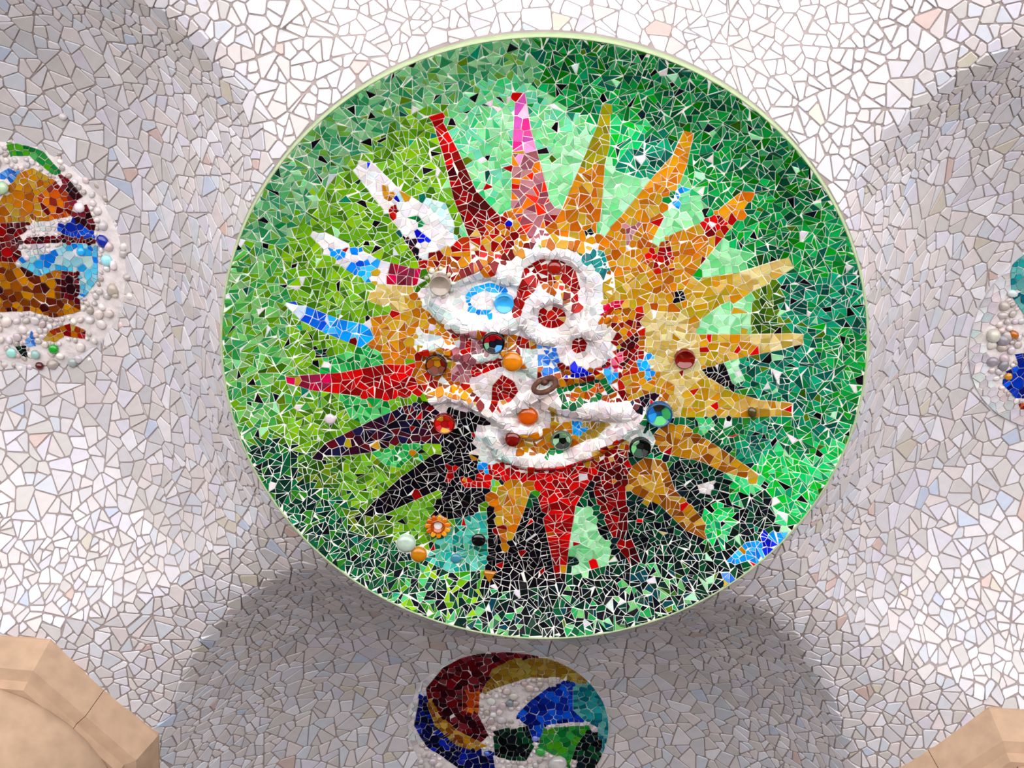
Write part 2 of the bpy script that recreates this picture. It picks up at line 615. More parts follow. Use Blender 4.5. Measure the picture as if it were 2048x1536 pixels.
def octa_inside(x, y, c, ap, grow=0.0):
    a0 = math.atan2(-c[1], -c[0])
    for k in range(8):
        a = a0 + k * math.pi / 4
        if (x - c[0]) * math.cos(a) + (y - c[1]) * math.sin(a) > ap + grow: return False
    return True


ABACUS = 0.958


def blunt(poly):
    """nip off sharp corners, as on worn tile"""
    out = []
    n = len(poly)
    for i in range(n):
        p, a, b = poly[i], poly[i - 1], poly[(i + 1) % n]
        ax, ay, bx, by = a[0] - p[0], a[1] - p[1], b[0] - p[0], b[1] - p[1]
        la, lb = math.hypot(ax, ay), math.hypot(bx, by)
        if la < 0.018 or lb < 0.018 or (ax * bx + ay * by) / (la * lb) < -0.15:
            out.append(p)
        else:
            k = min(0.009, 0.3 * la, 0.3 * lb)
            out += [(p[0] + ax / la * k, p[1] + ay / la * k), (p[0] + bx / lb * k, p[1] + by / lb * k)]
    return out


def vault_col(c):
    v = 0.76 * random.uniform(0.93, 1.07)
    return [x * v for x in lin(c)]


def build_vault_tiles():
    sd = Seeds(0.24)
    tries = 110000
    for _ in range(tries):
        x, y = random.uniform(-4.9, 4.9), random.uniform(-4.9, 3.0)
        rho = math.hypot(x, y)
        if rho < 1.515 or not in_view(x, y): continue
        if any(math.hypot(x - c[0], y - c[1]) < r for c, r in ROUNDELS.values()): continue
        if any(octa_inside(x, y, c, ABACUS, -0.06) for c in COLUMNS): continue
        h = 0.02
        sl = math.hypot((vault_z(x + h, y) - vault_z(x - h, y)) / (2 * h), (vault_z(x, y + h) - vault_z(x, y - h)) / (2 * h))
        k = (1 + sl * sl) ** -0.33
        dd = min(math.hypot(x - a, y - b) for a, b in DOMES)
        base = 0.135 if dd < 1.4 else 0.104
        r = base * k * random.choice((0.65, 0.8, 1.0, 1.1, 1.25))
        if sd.free(x, y, r): sd.add(x, y, r, None)
    pieces = []
    for poly, lab, r in cells(sd):
        parts = [poly]
        mx, my = sum(p[0] for p in poly) / len(poly), sum(p[1] for p in poly) / len(poly)
        dd = min(math.hypot(mx - a, my - b) for a, b in DOMES)
        sl = math.hypot((vault_z(mx + 0.03, my) - vault_z(mx - 0.03, my)) / 0.06, (vault_z(mx, my + 0.03) - vault_z(mx, my - 0.03)) / 0.06)
        parts = shatter(poly, (0.0066 if dd < 1.4 else 0.0042) / math.sqrt(1 + sl * sl), vault_z, 0.06, 0.35)
        for q in parts:
            if len(q) < 3: continue
            mx, my = sum(p[0] for p in q) / len(q), sum(p[1] for p in q) / len(q)
            sl = math.hypot((vault_z(mx + 0.03, my) - vault_z(mx - 0.03, my)) / 0.06, (vault_z(mx, my + 0.03) - vault_z(mx, my - 0.03)) / 0.06)
            q = clean(inset(q, 0.0035 / math.sqrt(1 + sl * sl)), 0.005)
            if len(q) < 3 or area(q) < 0.00018: continue
            cx = sum(p[0] for p in q) / len(q)
            cy = sum(p[1] for p in q) / len(q)
            if any(math.hypot(p[0], p[1]) < 1.508 for p in q):
                d = math.hypot(cx, cy)
                q = clip(q, -cx / d, -cy / d, -1.508)
                if len(q) < 3 or area(q) < 0.0003: continue
            q = blunt(q)
            col = vault_col(random.choice(PAL['vault']))
            if random.random() < 0.03: col = vault_col(random.choice([(214, 188, 180), (200, 208, 226), (212, 202, 186)]))
            V, F, C, c = shard(q, vault_z, col, 0.006, 0.0022, 0.014, 0.012, 0.03)
            pieces.append((V, F, C, c, area(q)))
    build_pieces(pieces, 'tile', M_WHITE, ceiling, 300, 'tile_field')


build_vault_tiles()


# ------------------------------------------------------------------ columns
def lathe(prof, n, name, a0=0.0, a1=2 * math.pi, smooth=True, closed=True):
    V, F = [], []
    m = len(prof)
    for i in range(n if closed else n + 1):
        a = a0 + (a1 - a0) * i / n
        for r, z in prof: V.append((r * math.cos(a), r * math.sin(a), z))
    for i in range(n):
        i2 = (i + 1) % n if closed else i + 1
        for k in range(m - 1):
            F.append((i * m + k, i2 * m + k, i2 * m + k + 1, i * m + k + 1))
    return mesh(name, V, F, smooth)


def build_column(c, label):
    top = vault_z(c[0] * 0.76, c[1] * 0.76) + 0.02
    root = empty('stone_column', (c[0], c[1], FLOOR_Z))
    tag(root, label, 'column', 'sandstone columns carrying the vault')
    H = top - FLOOR_Z
    a0 = math.atan2(-c[1], -c[0])
    R0 = ABACUS / math.cos(math.pi / 8)
    # abacus: blocks meeting in the middle of each face, each with one corner of the octagon
    prof = [(1.0, 0.10), (1.0, -0.02), (0.93, -0.20), (0.865, -0.215), (0.85, -0.27)]
    for k in range(8):
        ac = a0 + math.pi / 8 + k * math.pi / 4
        V, F = [], []
        g = 0.0018
        for s, z in prof + [(0.3, -0.27), (0.3, 0.10)]:
            rv = R0 * s
            ap = ABACUS * s
            for da, rr in ((-math.pi / 8, ap), (0, rv), (math.pi / 8, ap)):
                aa = ac + da
                t = 0 if da == 0 else (g / rr) * (-1 if da > 0 else 1)
                V.append((rr * math.cos(aa + t), rr * math.sin(aa + t), H + z))
        n = len(prof) + 2
        for i in range(n):
            j = (i + 1) % n
            for q in (0, 1): F.append((i * 3 + q, j * 3 + q, j * 3 + q + 1, i * 3 + q + 1))
        F.append(tuple(i * 3 for i in range(n)))
        F.append(tuple(i * 3 + 2 for i in range(n - 1, -1, -1)))
        link('abacus_block', mesh('abacus_block', V, F), M_STONE, root)
    # echinus in wedges
    ep = [(0.30, H - 0.262), (0.835, H - 0.262), (0.852, H - 0.285), (0.845, H - 0.33), (0.80, H - 0.42), (0.73, H - 0.52), (0.64, H - 0.63),
          (0.56, H - 0.70), (0.535, H - 0.72), (0.30, H - 0.72)]
    for k in range(4):
        b0 = a0 + 0.42 + k * math.pi / 2
        me = lathe(ep, 10, 'echinus_block', b0 + 0.004, b0 + math.pi / 2 - 0.004, True, False)
        link('echinus_block', me, M_STONE, root)
    # fluted shaft
    V, F = [], []
    nf = 20
    rings = [(H - 0.715, 0.53), (H - 0.80, 0.525), (H * 0.5, 0.57), (0.0, 0.62)]
    m = nf * 4
    for z, r in rings:
        for i in range(m):
            a = 2 * math.pi * i / m
            rr = r * (1 - 0.045 * (0.0, 0.75, 1.0, 0.75)[i % 4])
            V.append((rr * math.cos(a), rr * math.sin(a), z))
    for k in range(len(rings) - 1):
        for i in range(m):
            F.append((k * m + i, k * m + (i + 1) % m, (k + 1) * m + (i + 1) % m, (k + 1) * m + i))
    F.append(tuple(range(m)))
    link('shaft', mesh('shaft', V, F), M_STONE, root)


build_column(COLUMNS[0], 'sandstone column with eight-sided capital in the bottom left corner')
build_column(COLUMNS[1], 'sandstone column with eight-sided capital in the bottom right corner')

# ------------------------------------------------------------------ the big sun dish
RAYS = [  # outline on the photograph, then (fraction along the ray from the tip, palette) bands
    ([(1032, 184), (1050, 184), (1062, 260), (1080, 322), (1100, 400), (1130, 446), (1085, 482), (1060, 480), (1022, 418), (1024, 310), (1028, 230)],
     [(0.42, 'pinks'), (1.0, 'mauvex')], 'pink and mauve'),
    ([(1205, 206), (1221, 208), (1220, 290), (1210, 330), (1203, 420), (1196, 470), (1120, 478), (1098, 462), (1125, 415), (1165, 320), (1195, 250)],
     [(0.42, 'olive'), (1.0, 'orange')], 'olive and orange'),
    ([(1368, 261), (1388, 266), (1374, 330), (1342, 410), (1298, 492), (1240, 500), (1205, 470), (1245, 428), (1300, 360), (1345, 310)],
     [(0.45, 'orangebright'), (1.0, 'orange')], 'bright orange'),
    ([(1486, 382), (1508, 384), (1482, 430), (1446, 475), (1368, 572), (1300, 545), (1286, 502), (1350, 465), (1410, 442), (1450, 408)],
     [(0.30, 'orangebright'), (0.45, 'reddorange'), (1.0, 'orange')], 'orange and red'),
    ([(1578, 515), (1588, 536), (1545, 564), (1505, 582), (1402, 652), (1330, 640), (1290, 600), (1330, 572), (1400, 556), (1475, 545)],
     [(0.38, 'pale'), (1.0, 'yellow')], 'golden yellow'),
    ([(1604, 668), (1608, 688), (1560, 700), (1500, 711), (1405, 736), (1385, 700), (1392, 668), (1500, 668)],
     [(0.45, 'pale'), (1.0, 'yellow')], 'level pale yellow'),
    ([(1585, 806), (1583, 833), (1500, 835), (1345, 834), (1360, 790), (1408, 752), (1470, 785), (1520, 800)],
     [(0.4, 'tan'), (1.0, 'yellow')], 'tan and yellow'),
    ([(1517, 950), (1514, 966), (1450, 945), (1400, 922), (1322, 906), (1305, 870), (1330, 845), (1370, 850), (1440, 895)],
     [(1.0, 'amber')], 'brown amber'),
    ([(1413, 1050), (1405, 1076), (1370, 1060), (1320, 1010), (1256, 982), (1258, 935), (1290, 915), (1330, 920), (1350, 980), (1395, 1025)],
     [(1.0, 'amber')], 'wide brown amber'),
    ([(1282, 1124), (1266, 1132), (1238, 1100), (1195, 1012), (1184, 965), (1250, 960), (1256, 1060)],
     [(0.35, 'redblack'), (1.0, 'darkred')], 'dark red'),
    ([(1130, 1165), (1112, 1165), (1100, 1100), (1080, 1010), (1066, 965), (1180, 962), (1152, 1010), (1140, 1080)],
     [(0.25, 'redblack'), (1.0, 'red')], 'blood red'),
    ([(1014, 1106), (976, 1102), (975, 1040), (970, 990), (1020, 958), (1068, 962), (1045, 1030)],
     [(1.0, 'orange')], 'short orange'),
    ([(727, 1028), (745, 1005), (800, 955), (860, 912), (930, 872), (960, 900), (950, 960), (900, 970), (830, 1000), (770, 1028)],
     [(0.5, 'black'), (1.0, 'black')], 'black'),
    ([(624, 915), (650, 886), (740, 842), (820, 806), (885, 796), (905, 850), (880, 888), (820, 884), (740, 905), (680, 912)],
     [(1.0, 'purple')], 'dark plum'),
    ([(574, 766), (600, 750), (680, 745), (770, 728), (835, 730), (860, 770), (845, 792), (775, 799), (700, 790), (620, 780)],
     [(0.30, 'redtip'), (0.7, 'red'), (1.0, 'red')], 'crimson'),
    ([(572, 612), (610, 611), (680, 638), (738, 650), (748, 676), (722, 695), (650, 666), (600, 640)],
     [(0.5, 'bluewhite'), (1.0, 'skyblue')], 'blue and white'),
    ([(618, 470), (650, 464), (700, 488), (760, 520), (842, 540), (834, 572), (750, 568), (690, 538), (650, 502)],
     [(0.45, 'white'), (0.62, 'bluewhite'), (0.75, 'white'), (1.0, 'redtip')], 'white with blue spots'),
    ([(706, 342), (722, 320), (746, 326), (800, 380), (868, 420), (915, 478), (880, 522), (832, 518), (800, 460), (745, 392)],
     [(1.0, 'white')], 'wide white'),
    ([(860, 232), (876, 227), (916, 300), (952, 380), (1000, 432), (1000, 470), (935, 468), (908, 400), (886, 310)],
     [(0.4, 'red'), (1.0, 'darkred')], 'deep red'),
]

# patches inside the rayed figure, later ones lie over earlier ones
PATCH = [
    ([(975, 1000), (1010, 1105), (1000, 1180), (960, 1175), (975, 1105)], 'black'),
    ([(1050, 1015), (1080, 1010), (1100, 1100), (1112, 1170), (1000, 1185), (1015, 1105)], 'black'),
    ([(880, 965), (950, 945), (985, 965), (972, 1000), (950, 1030), (890, 1040), (868, 1015)], 'black'),
    ([(890, 1050), (965, 1020), (978, 1080), (975, 1140), (900, 1145), (850, 1120)], 'turq'),
    ([(1160, 1010), (1180, 1010), (1225, 1090), (1215, 1130), (1145, 1150), (1140, 1080)], 'palemint'),
    ([(1252, 965), (1262, 985), (1320, 1012), (1370, 1062), (1350, 1110), (1290, 1110), (1262, 1060)], 'blackgreen'),
    ([(1340, 920), (1400, 925), (1450, 948), (1430, 1000), (1395, 1022), (1352, 978)], 'blackgreen'),
    ([(1400, 640), (1440, 610), (1505, 584), (1500, 666), (1396, 666)], 'palemint'),
    ([(1405, 738), (1470, 718), (1490, 760), (1450, 775), (1410, 750)], 'palemint'),
    ([(1410, 735), (1450, 728), (1470, 780), (1440, 765), (1412, 748)], 'black'),
    ([(1380, 575), (1440, 490), (1500, 505), (1480, 545), (1400, 556)], 'palemint'),
    ([(1300, 500), (1342, 412), (1400, 400), (1410, 440), (1350, 466), (1290, 500)], 'palemint'),
    ([(1205, 468), (1204, 420), (1212, 335), (1290, 360), (1245, 428)], 'palemint'),
    ([(1100, 405), (1080, 325), (1140, 330), (1165, 322), (1125, 412)], 'palemint'),
    ([(960, 390), (985, 340), (1020, 330), (1020, 415), (1000, 430)], 'mint'),
    ([(715, 700), (748, 680), (770, 726), (680, 744), (640, 740), (650, 715)], 'pocket'),
    ([(680, 794), (780, 802), (790, 815), (720, 845), (700, 835)], 'pocket'),
    ([(748, 910), (825, 886), (850, 890), (800, 935), (770, 930)], 'pocket'),
    ([(848, 395), (890, 405), (905, 440), (916, 478), (880, 445)], 'cyanpale'),
    # the ring of colour at the foot of the rays
    (ring_pts(1085, 700, 258, 212, 0, 30)[:-1], 'orangered'),
    ([(830, 520), (880, 500), (930, 465), (1005, 440), (1030, 490), (960, 535), (905, 560), (850, 545)], 'reddorange'),
    ([(850, 525), (900, 505), (960, 500), (1000, 510), (950, 540), (905, 560), (870, 545)], 'orangered'),
    ([(1000, 430), (1022, 418), (1060, 480), (1085, 484), (1035, 500), (1000, 470)], 'reddorange'),
    ([(1085, 482), (1120, 460), (1205, 468), (1290, 502), (1370, 572), (1300, 602), (1250, 600), (1210, 560), (1180, 515), (1130, 488)], 'orange'),
    ([(1270, 490), (1340, 480), (1350, 540), (1310, 550)], 'orangered'),
    ([(1205, 555), (1290, 545), (1320, 600), (1280, 640), (1205, 620)], 'yellow'),
    ([(1190, 620), (1290, 610), (1290, 800), (1240, 800), (1200, 730), (1230, 660)], 'orangered'),
    ([(1180, 630), (1240, 620), (1245, 640), (1200, 655)], 'orangebright'),
    ([(1190, 600), (1250, 598), (1240, 612), (1195, 622)], 'rose'),
    ([(1230, 690), (1275, 660), (1280, 690), (1240, 740)], 'darkred'),
    ([(1210, 700), (1245, 700), (1245, 740), (1215, 740)], 'rose'),
    ([(1262, 795), (1240, 750), (1300, 740), (1350, 770), (1345, 805), (1290, 800)], 'orange'),
    ([(1256, 802), (1300, 785), (1330, 790), (1300, 815), (1285, 830)], 'purple'),
    ([(1285, 640), (1310, 622), (1360, 625), (1395, 650), (1402, 735), (1408, 752), (1370, 790), (1360, 832), (1345, 838), (1335, 800), (1350, 770), (1300, 735), (1285, 690)], 'pale'),
    ([(735, 600), (745, 570), (790, 560), (832, 575), (840, 605), (800, 625), (770, 615)], 'pale'),
    ([(745, 655), (740, 635), (800, 625), (835, 580), (850, 615), (900, 660), (905, 690), (850, 690), (830, 720), (770, 728), (742, 690)], 'orange'),
    ([(870, 655), (905, 670), (912, 690), (895, 695), (875, 680)], 'orangebright'),
    ([(838, 665), (880, 670), (885, 695), (850, 700), (835, 690)], 'clear'),
    ([(835, 725), (860, 700), (905, 740), (900, 780), (860, 795), (850, 770)], 'orangered'),
    ([(915, 660), (945, 655), (985, 700), (945, 725), (940, 760), (910, 765), (905, 700)], 'mauve'),
    ([(932, 670), (945, 668), (942, 700), (930, 705)], 'red'),
    ([(940, 725), (1000, 705), (1005, 725), (960, 745), (945, 755)], 'red'),
    ([(865, 775), (920, 768), (955, 800), (945, 802), (895, 785)], 'orangebright'),
    ([(860, 796), (890, 788), (900, 815), (960, 830), (1000, 835), (960, 880), (955, 960), (900, 970), (880, 890), (905, 850), (885, 800)], 'black'),
    ([(790, 815), (870, 800), (890, 820), (860, 860), (820, 850)], 'purple'),
    ([(955, 925), (1000, 918), (1060, 930), (1130, 925), (1190, 905), (1255, 900), (1258, 935), (1250, 962), (1180, 965), (1066, 966), (1020, 958), (960, 965)], 'red'),
    ([(1160, 905), (1200, 890), (1250, 870), (1262, 900), (1240, 935), (1170, 935)], 'reddorange'),
    ([(1200, 930), (1250, 915), (1255, 955), (1190, 962)], 'darkred'),
    # the white relief
    ([(836, 590), (848, 565), (880, 545), (905, 560), (960, 540), (1008, 530), (1032, 505), (1075, 488), (1130, 488), (1182, 514), (1218, 548),
      (1204, 600), (1196, 645), (1238, 655), (1225, 700), (1200, 722), (1150, 738), (1118, 705), (1080, 682), (1040, 665), (1000, 655), (960, 650),
      (915, 655), (880, 640), (845, 615)], 'white'),
    ([(870, 600), (905, 620), (915, 650), (880, 640), (845, 615), (840, 590)], 'clear'),
    ([(1080, 600), (1150, 590), (1200, 640), (1232, 660), (1222, 700), (1195, 722), (1150, 735), (1110, 690), (1070, 660)], 'pearl'),
    ([(945, 705), (1000, 695), (1006, 706), (960, 722)], 'clear'),
    ([(930, 765), (960, 740), (1010, 725), (1050, 730), (1100, 745), (1120, 790), (1200, 800), (1262, 805), (1292, 850), (1240, 872), (1190, 902), (1130, 930),
      (1050, 926), (1000, 910), (968, 930), (945, 900), (955, 850), (985, 845), (960, 828), (900, 806), (888, 830), (868, 815), (858, 792), (890, 782), (945, 795), (985, 815), (960, 790)], 'pearl'),
    ([(955, 870), (990, 860), (1010, 905), (1050, 926), (1000, 922), (972, 935), (958, 905)], 'clear'),
    ([(1040, 690), (1075, 690), (1075, 745), (1050, 755), (1030, 742), (1045, 720)], 'clear'),
    ([(1240, 860), (1275, 845), (1300, 880), (1280, 890), (1250, 880)], 'clear'),
    # pieces let into the relief
    ([(1155, 500), (1170, 494), (1208, 502), (1222, 545), (1205, 545), (1165, 520)], 'tealblue'),
    ([(930, 590), (945, 572), (980, 562), (1010, 568), (1025, 590), (1000, 588), (970, 578), (945, 590), (940, 605), (955, 615), (985, 615), (986, 625), (960, 625), (938, 612)], 'skyblue'),
    ([(1035, 570), (1048, 530), (1080, 512), (1120, 514), (1150, 535), (1160, 570), (1162, 600), (1152, 612), (1142, 600), (1140, 572), (1120, 558), (1080, 562), (1052, 590), (1040, 625), (1034, 620)], 'brick'),
    ([(1078, 560), (1120, 556), (1140, 570), (1142, 600), (1120, 585), (1088, 575)], 'orangered'),
    (ring_pts(1104, 628, 29, 22, 0, 12)[:-1], 'brick'),
    ([(1145, 670), (1160, 660), (1174, 680), (1170, 695), (1152, 700), (1142, 692)], 'brick'),
    ([(1074, 680), (1112, 682), (1122, 720), (1120, 735), (1085, 740), (1076, 715)], 'cornflower'),
    ([(1130, 745), (1142, 722), (1165, 722), (1184, 738), (1160, 745)], 'royal'),
    ([(1210, 735), (1222, 726), (1234, 742), (1222, 762)], 'skyblue'),
    ([(1272, 720), (1285, 708), (1308, 710), (1300, 735), (1312, 755), (1295, 762), (1280, 745)], 'skyblue'),
    ([(1115, 765), (1150, 758), (1195, 752), (1215, 750), (1228, 780), (1190, 800), (1150, 805), (1130, 800), (1118, 785)], 'green2'),
    ([(1122, 772), (1160, 766), (1200, 760), (1210, 775), (1190, 788), (1150, 796), (1138, 790)], 'brownorange'),
    ([(985, 765), (1005, 742), (1028, 755), (1038, 775), (1020, 800), (1000, 815), (982, 805)], 'brick'),
    ([(1002, 862), (1060, 858), (1100, 850), (1100, 840), (1160, 838), (1215, 842), (1205, 870), (1160, 885), (1120, 905), (1060, 908), (1015, 892)], 'orange'),
    ([(1170, 842), (1215, 845), (1195, 875), (1160, 880)], 'ochre'),
    ([(1143, 838), (1160, 838), (1178, 855), (1160, 872), (1145, 865)], 'skyblue'),
    ([(1088, 912), (1100, 895), (1125, 895), (1120, 908), (1095, 916)], 'green2'),
    ([(1100, 800), (1112, 805), (1118, 840), (1102, 840)], 'ochre'),
    # odd bits
    ([(802, 470), (814, 468), (848, 520), (836, 524)], 'purple'),
    ([(1353, 378), (1363, 380), (1352, 416), (1344, 412)], 'skyblue'),
    ([(1340, 382), (1350, 380), (1341, 420), (1332, 418)], 'green2'),
    ([(1348, 583), (1366, 580), (1373, 600), (1352, 606)], 'black'),
    ([(1408, 436), (1440, 429), (1456, 448), (1430, 464)], 'red'),
    ([(1292, 505), (1330, 485), (1346, 512), (1318, 530)], 'red'),
    ([(1250, 445), (1262, 452), (1285, 446), (1266, 470), (1262, 500), (1252, 500), (1252, 470)], 'mauve'),
    ([(658, 500), (696, 495), (690, 515), (674, 521)], 'skyblue'),
    ([(698, 495), (716, 495), (718, 511), (704, 510)], 'skyblue'),
    ([(713, 535), (742, 530), (743, 568), (728, 562)], 'skyblue'),
    ([(764, 372), (780, 370), (792, 390), (780, 404), (766, 396)], 'amber'),
    ([(836, 458), (860, 478), (842, 486)], 'royal'),
    ([(825, 432), (836, 430), (850, 448), (842, 456)], 'green2'),
    ([(776, 415), (792, 408), (796, 424), (780, 436)], 'brick'),
    ([(1000, 440), (1025, 438), (1020, 462), (1005, 462)], 'red'),
    ([(1012, 440), (1026, 440), (1022, 458)], 'royal'),
    ([(1168, 462), (1182, 458), (1182, 474), (1172, 474)], 'blackgreen'),
    ([(1440, 840), (1500, 850), (1490, 880), (1450, 890), (1420, 860)], 'green2'),
    ([(1395, 840), (1430, 842), (1415, 870), (1400, 865)], 'mint'),
    ([(1275, 870), (1300, 860), (1312, 880), (1300, 905)], 'clear'),
    ([(1395, 970), (1430, 960), (1425, 990), (1400, 985)], 'pearl'),
    ([(630, 700), (655, 696), (656, 714), (632, 716)], 'blackgreen'),
    ([(898, 935), (910, 930), (905, 965), (888, 965)], 'red'),
    ([(920, 960), (990, 935), (1005, 955), (975, 975), (930, 975)], 'red'),
    ([(955, 920), (975, 928), (978, 948), (962, 938)], 'skyblue'),
    ([(1520, 1080), (1585, 1058), (1568, 1085), (1535, 1108), (1470, 1130), (1455, 1120), (1490, 1085)], 'skyblue'),
    ([(1520, 1070), (1530, 1060), (1555, 1088), (1530, 1108)], 'royal'),
    ([(1440, 1160), (1460, 1150), (1465, 1172), (1448, 1182)], 'cornflower'),
    ([(760, 1190), (790, 1200), (820, 1225), (800, 1220), (770, 1205)], 'rust'),
]

# background greens: nearest of these wins
GREENS = [
    (520, 560, 'leaf'), (500, 700, 'leaf'), (480, 640, 'leaf'), (520, 430, 'haze'), (600, 320, 'haze'), (690, 250, 'haze'), (800, 170, 'haze'),
    (920, 130, 'haze'), (1020, 110, 'haze'), (1120, 120, 'deep'), (1250, 130, 'deep'), (1360, 170, 'deep'), (1450, 230, 'deep'), (1540, 310, 'deep'),
    (1600, 400, 'deep'), (1660, 480, 'emerald'), (1690, 600, 'teal'), (1690, 720, 'emerald'), (1680, 820, 'emerald'), (1640, 920, 'bright'), (1580, 1000, 'bright'),
    (1500, 1060, 'blackgreen'), (1400, 1140, 'blackgreen'), (1280, 1210, 'bottom'), (1150, 1230, 'bottom'), (1000, 1220, 'bottom'),
    (860, 1180, 'limeblack'), (930, 1180, 'limeblack'), (780, 1130, 'darkgreen'), (680, 1080, 'darkgreen'), (600, 1000, 'darkgreen'), (540, 920, 'darkgreen'),
    (500, 840, 'leaf'), (480, 780, 'leaf'), (640, 1020, 'darkgreen'), (730, 1100, 'darkgreen'),
    (620, 520, 'lime'), (660, 580, 'lime'), (700, 420, 'lime'), (800, 340, 'lime'), (850, 290, 'lime'), (780, 480, 'lime'), (840, 380, 'lime'),
    (640, 700, 'lime'), (600, 850, 'lime'), (680, 860, 'lime'), (560, 800, 'leaf'), (700, 960, 'lime'), (820, 1030, 'lime'), (740, 1050, 'oliveg'), (660, 940, 'oliveg'),
    (960, 260, 'mint'), (1000, 210, 'mint'), (940, 320, 'mint'), (1120, 240, 'mint'), (1150, 190, 'emerald'), (1090, 280, 'mint'), (1140, 300, 'palemint'),
    (1260, 260, 'bright'), (1300, 300, 'teal'), (1260, 220, 'emerald'), (1340, 230, 'deep'), (1420, 330, 'emerald'), (1430, 390, 'emerald'), (1380, 420, 'mint'),
    (1540, 440, 'emerald'), (1480, 500, 'emerald'), (1560, 490, 'deep'), (1530, 610, 'oliveg'), (1500, 640, 'oliveg'), (1600, 600, 'teal'), (1620, 520, 'emerald'),
    (1560, 750, 'teal'), (1620, 760, 'teal'), (1620, 850, 'teal'), (1450, 870, 'darkgreen'), (1520, 880, 'teal'), (1560, 930, 'bright'), (1600, 880, 'emerald'),
    (1440, 990, 'blackgreen'), (1500, 1000, 'blackgreen'), (1480, 980, 'bright'), (1340, 1100, 'blackgreen'), (1200, 1170, 'blackgreen'), (1080, 1190, 'blackgreen'),
    (1330, 1150, 'bottom'), (1440, 1030, 'bright'),
]

# glass bottle ends and little bowls: centre, radius in pixels, colours (one: plain glass), how it is described
BOWLS = [
    (882, 562, 22, [(150, 136, 124)], 'beige glass bottle end', -1),
    (1009, 600, 20, [(52, 164, 226)], 'sky blue glass dish', -1),
    (1109, 533, 15, [(140, 20, 8)], 'dark red glass bottle end', 1),
    (989, 672, 23, [(16, 16, 30), (176, 10, 24), (60, 140, 216), (110, 160, 120), (16, 14, 24), (200, 20, 20)], 'bowl of black, red and blue shards', -1),
    (1026, 713, 21, [(204, 118, 12)], 'amber glass bottle end', 1),
    (873, 727, 23, [(96, 40, 14), (180, 120, 20), (110, 10, 16), (150, 70, 16)], 'bowl of brown shards', -1),
    (889, 845, 23, [(200, 14, 14), (180, 10, 16), (210, 150, 40), (150, 12, 20)], 'bowl of red shards', -1),
    (1056, 827, 22, [(196, 80, 8)], 'orange glass bottle end', 1),
    (1026, 870, 17, [(110, 12, 6)], 'dark red glass bottle end', 1),
    (1123, 876, 22, [(150, 190, 150), (12, 14, 12), (20, 24, 18), (140, 180, 140)], 'bowl of black and pale green shards', -1),
    (1318, 826, 28, [(40, 140, 210), (80, 180, 100), (60, 160, 90), (60, 20, 30), (30, 110, 210), (130, 210, 140), (16, 20, 40)], 'bowl of blue and green shards', -1),
    (1280, 893, 23, [(14, 16, 12), (30, 32, 28), (110, 190, 120), (160, 216, 160), (20, 60, 40)], 'bowl of black and green shards', -1),
    (1369, 716, 21, [(116, 14, 4)], 'dark red glass bowl', -1),
    (812, 1086, 21, [(178, 196, 180)], 'frosted pale glass bottle end', 1),
    (838, 1108, 18, [(190, 118, 14)], 'amber glass bottle end', 1),
    (957, 1080, 16, [(10, 10, 14)], 'black glass bottle end', 1),
    (912, 1116, 12, [(60, 130, 150)], 'blue glass knob', 1),
    (660, 838, 12, [(206, 190, 198)], 'white pebble', 1),
]
IN_BOWL = [(D(u, v), r * PXM) for u, v, r, *_ in BOWLS] + [(D(876, 1051), 22 * PXM)]


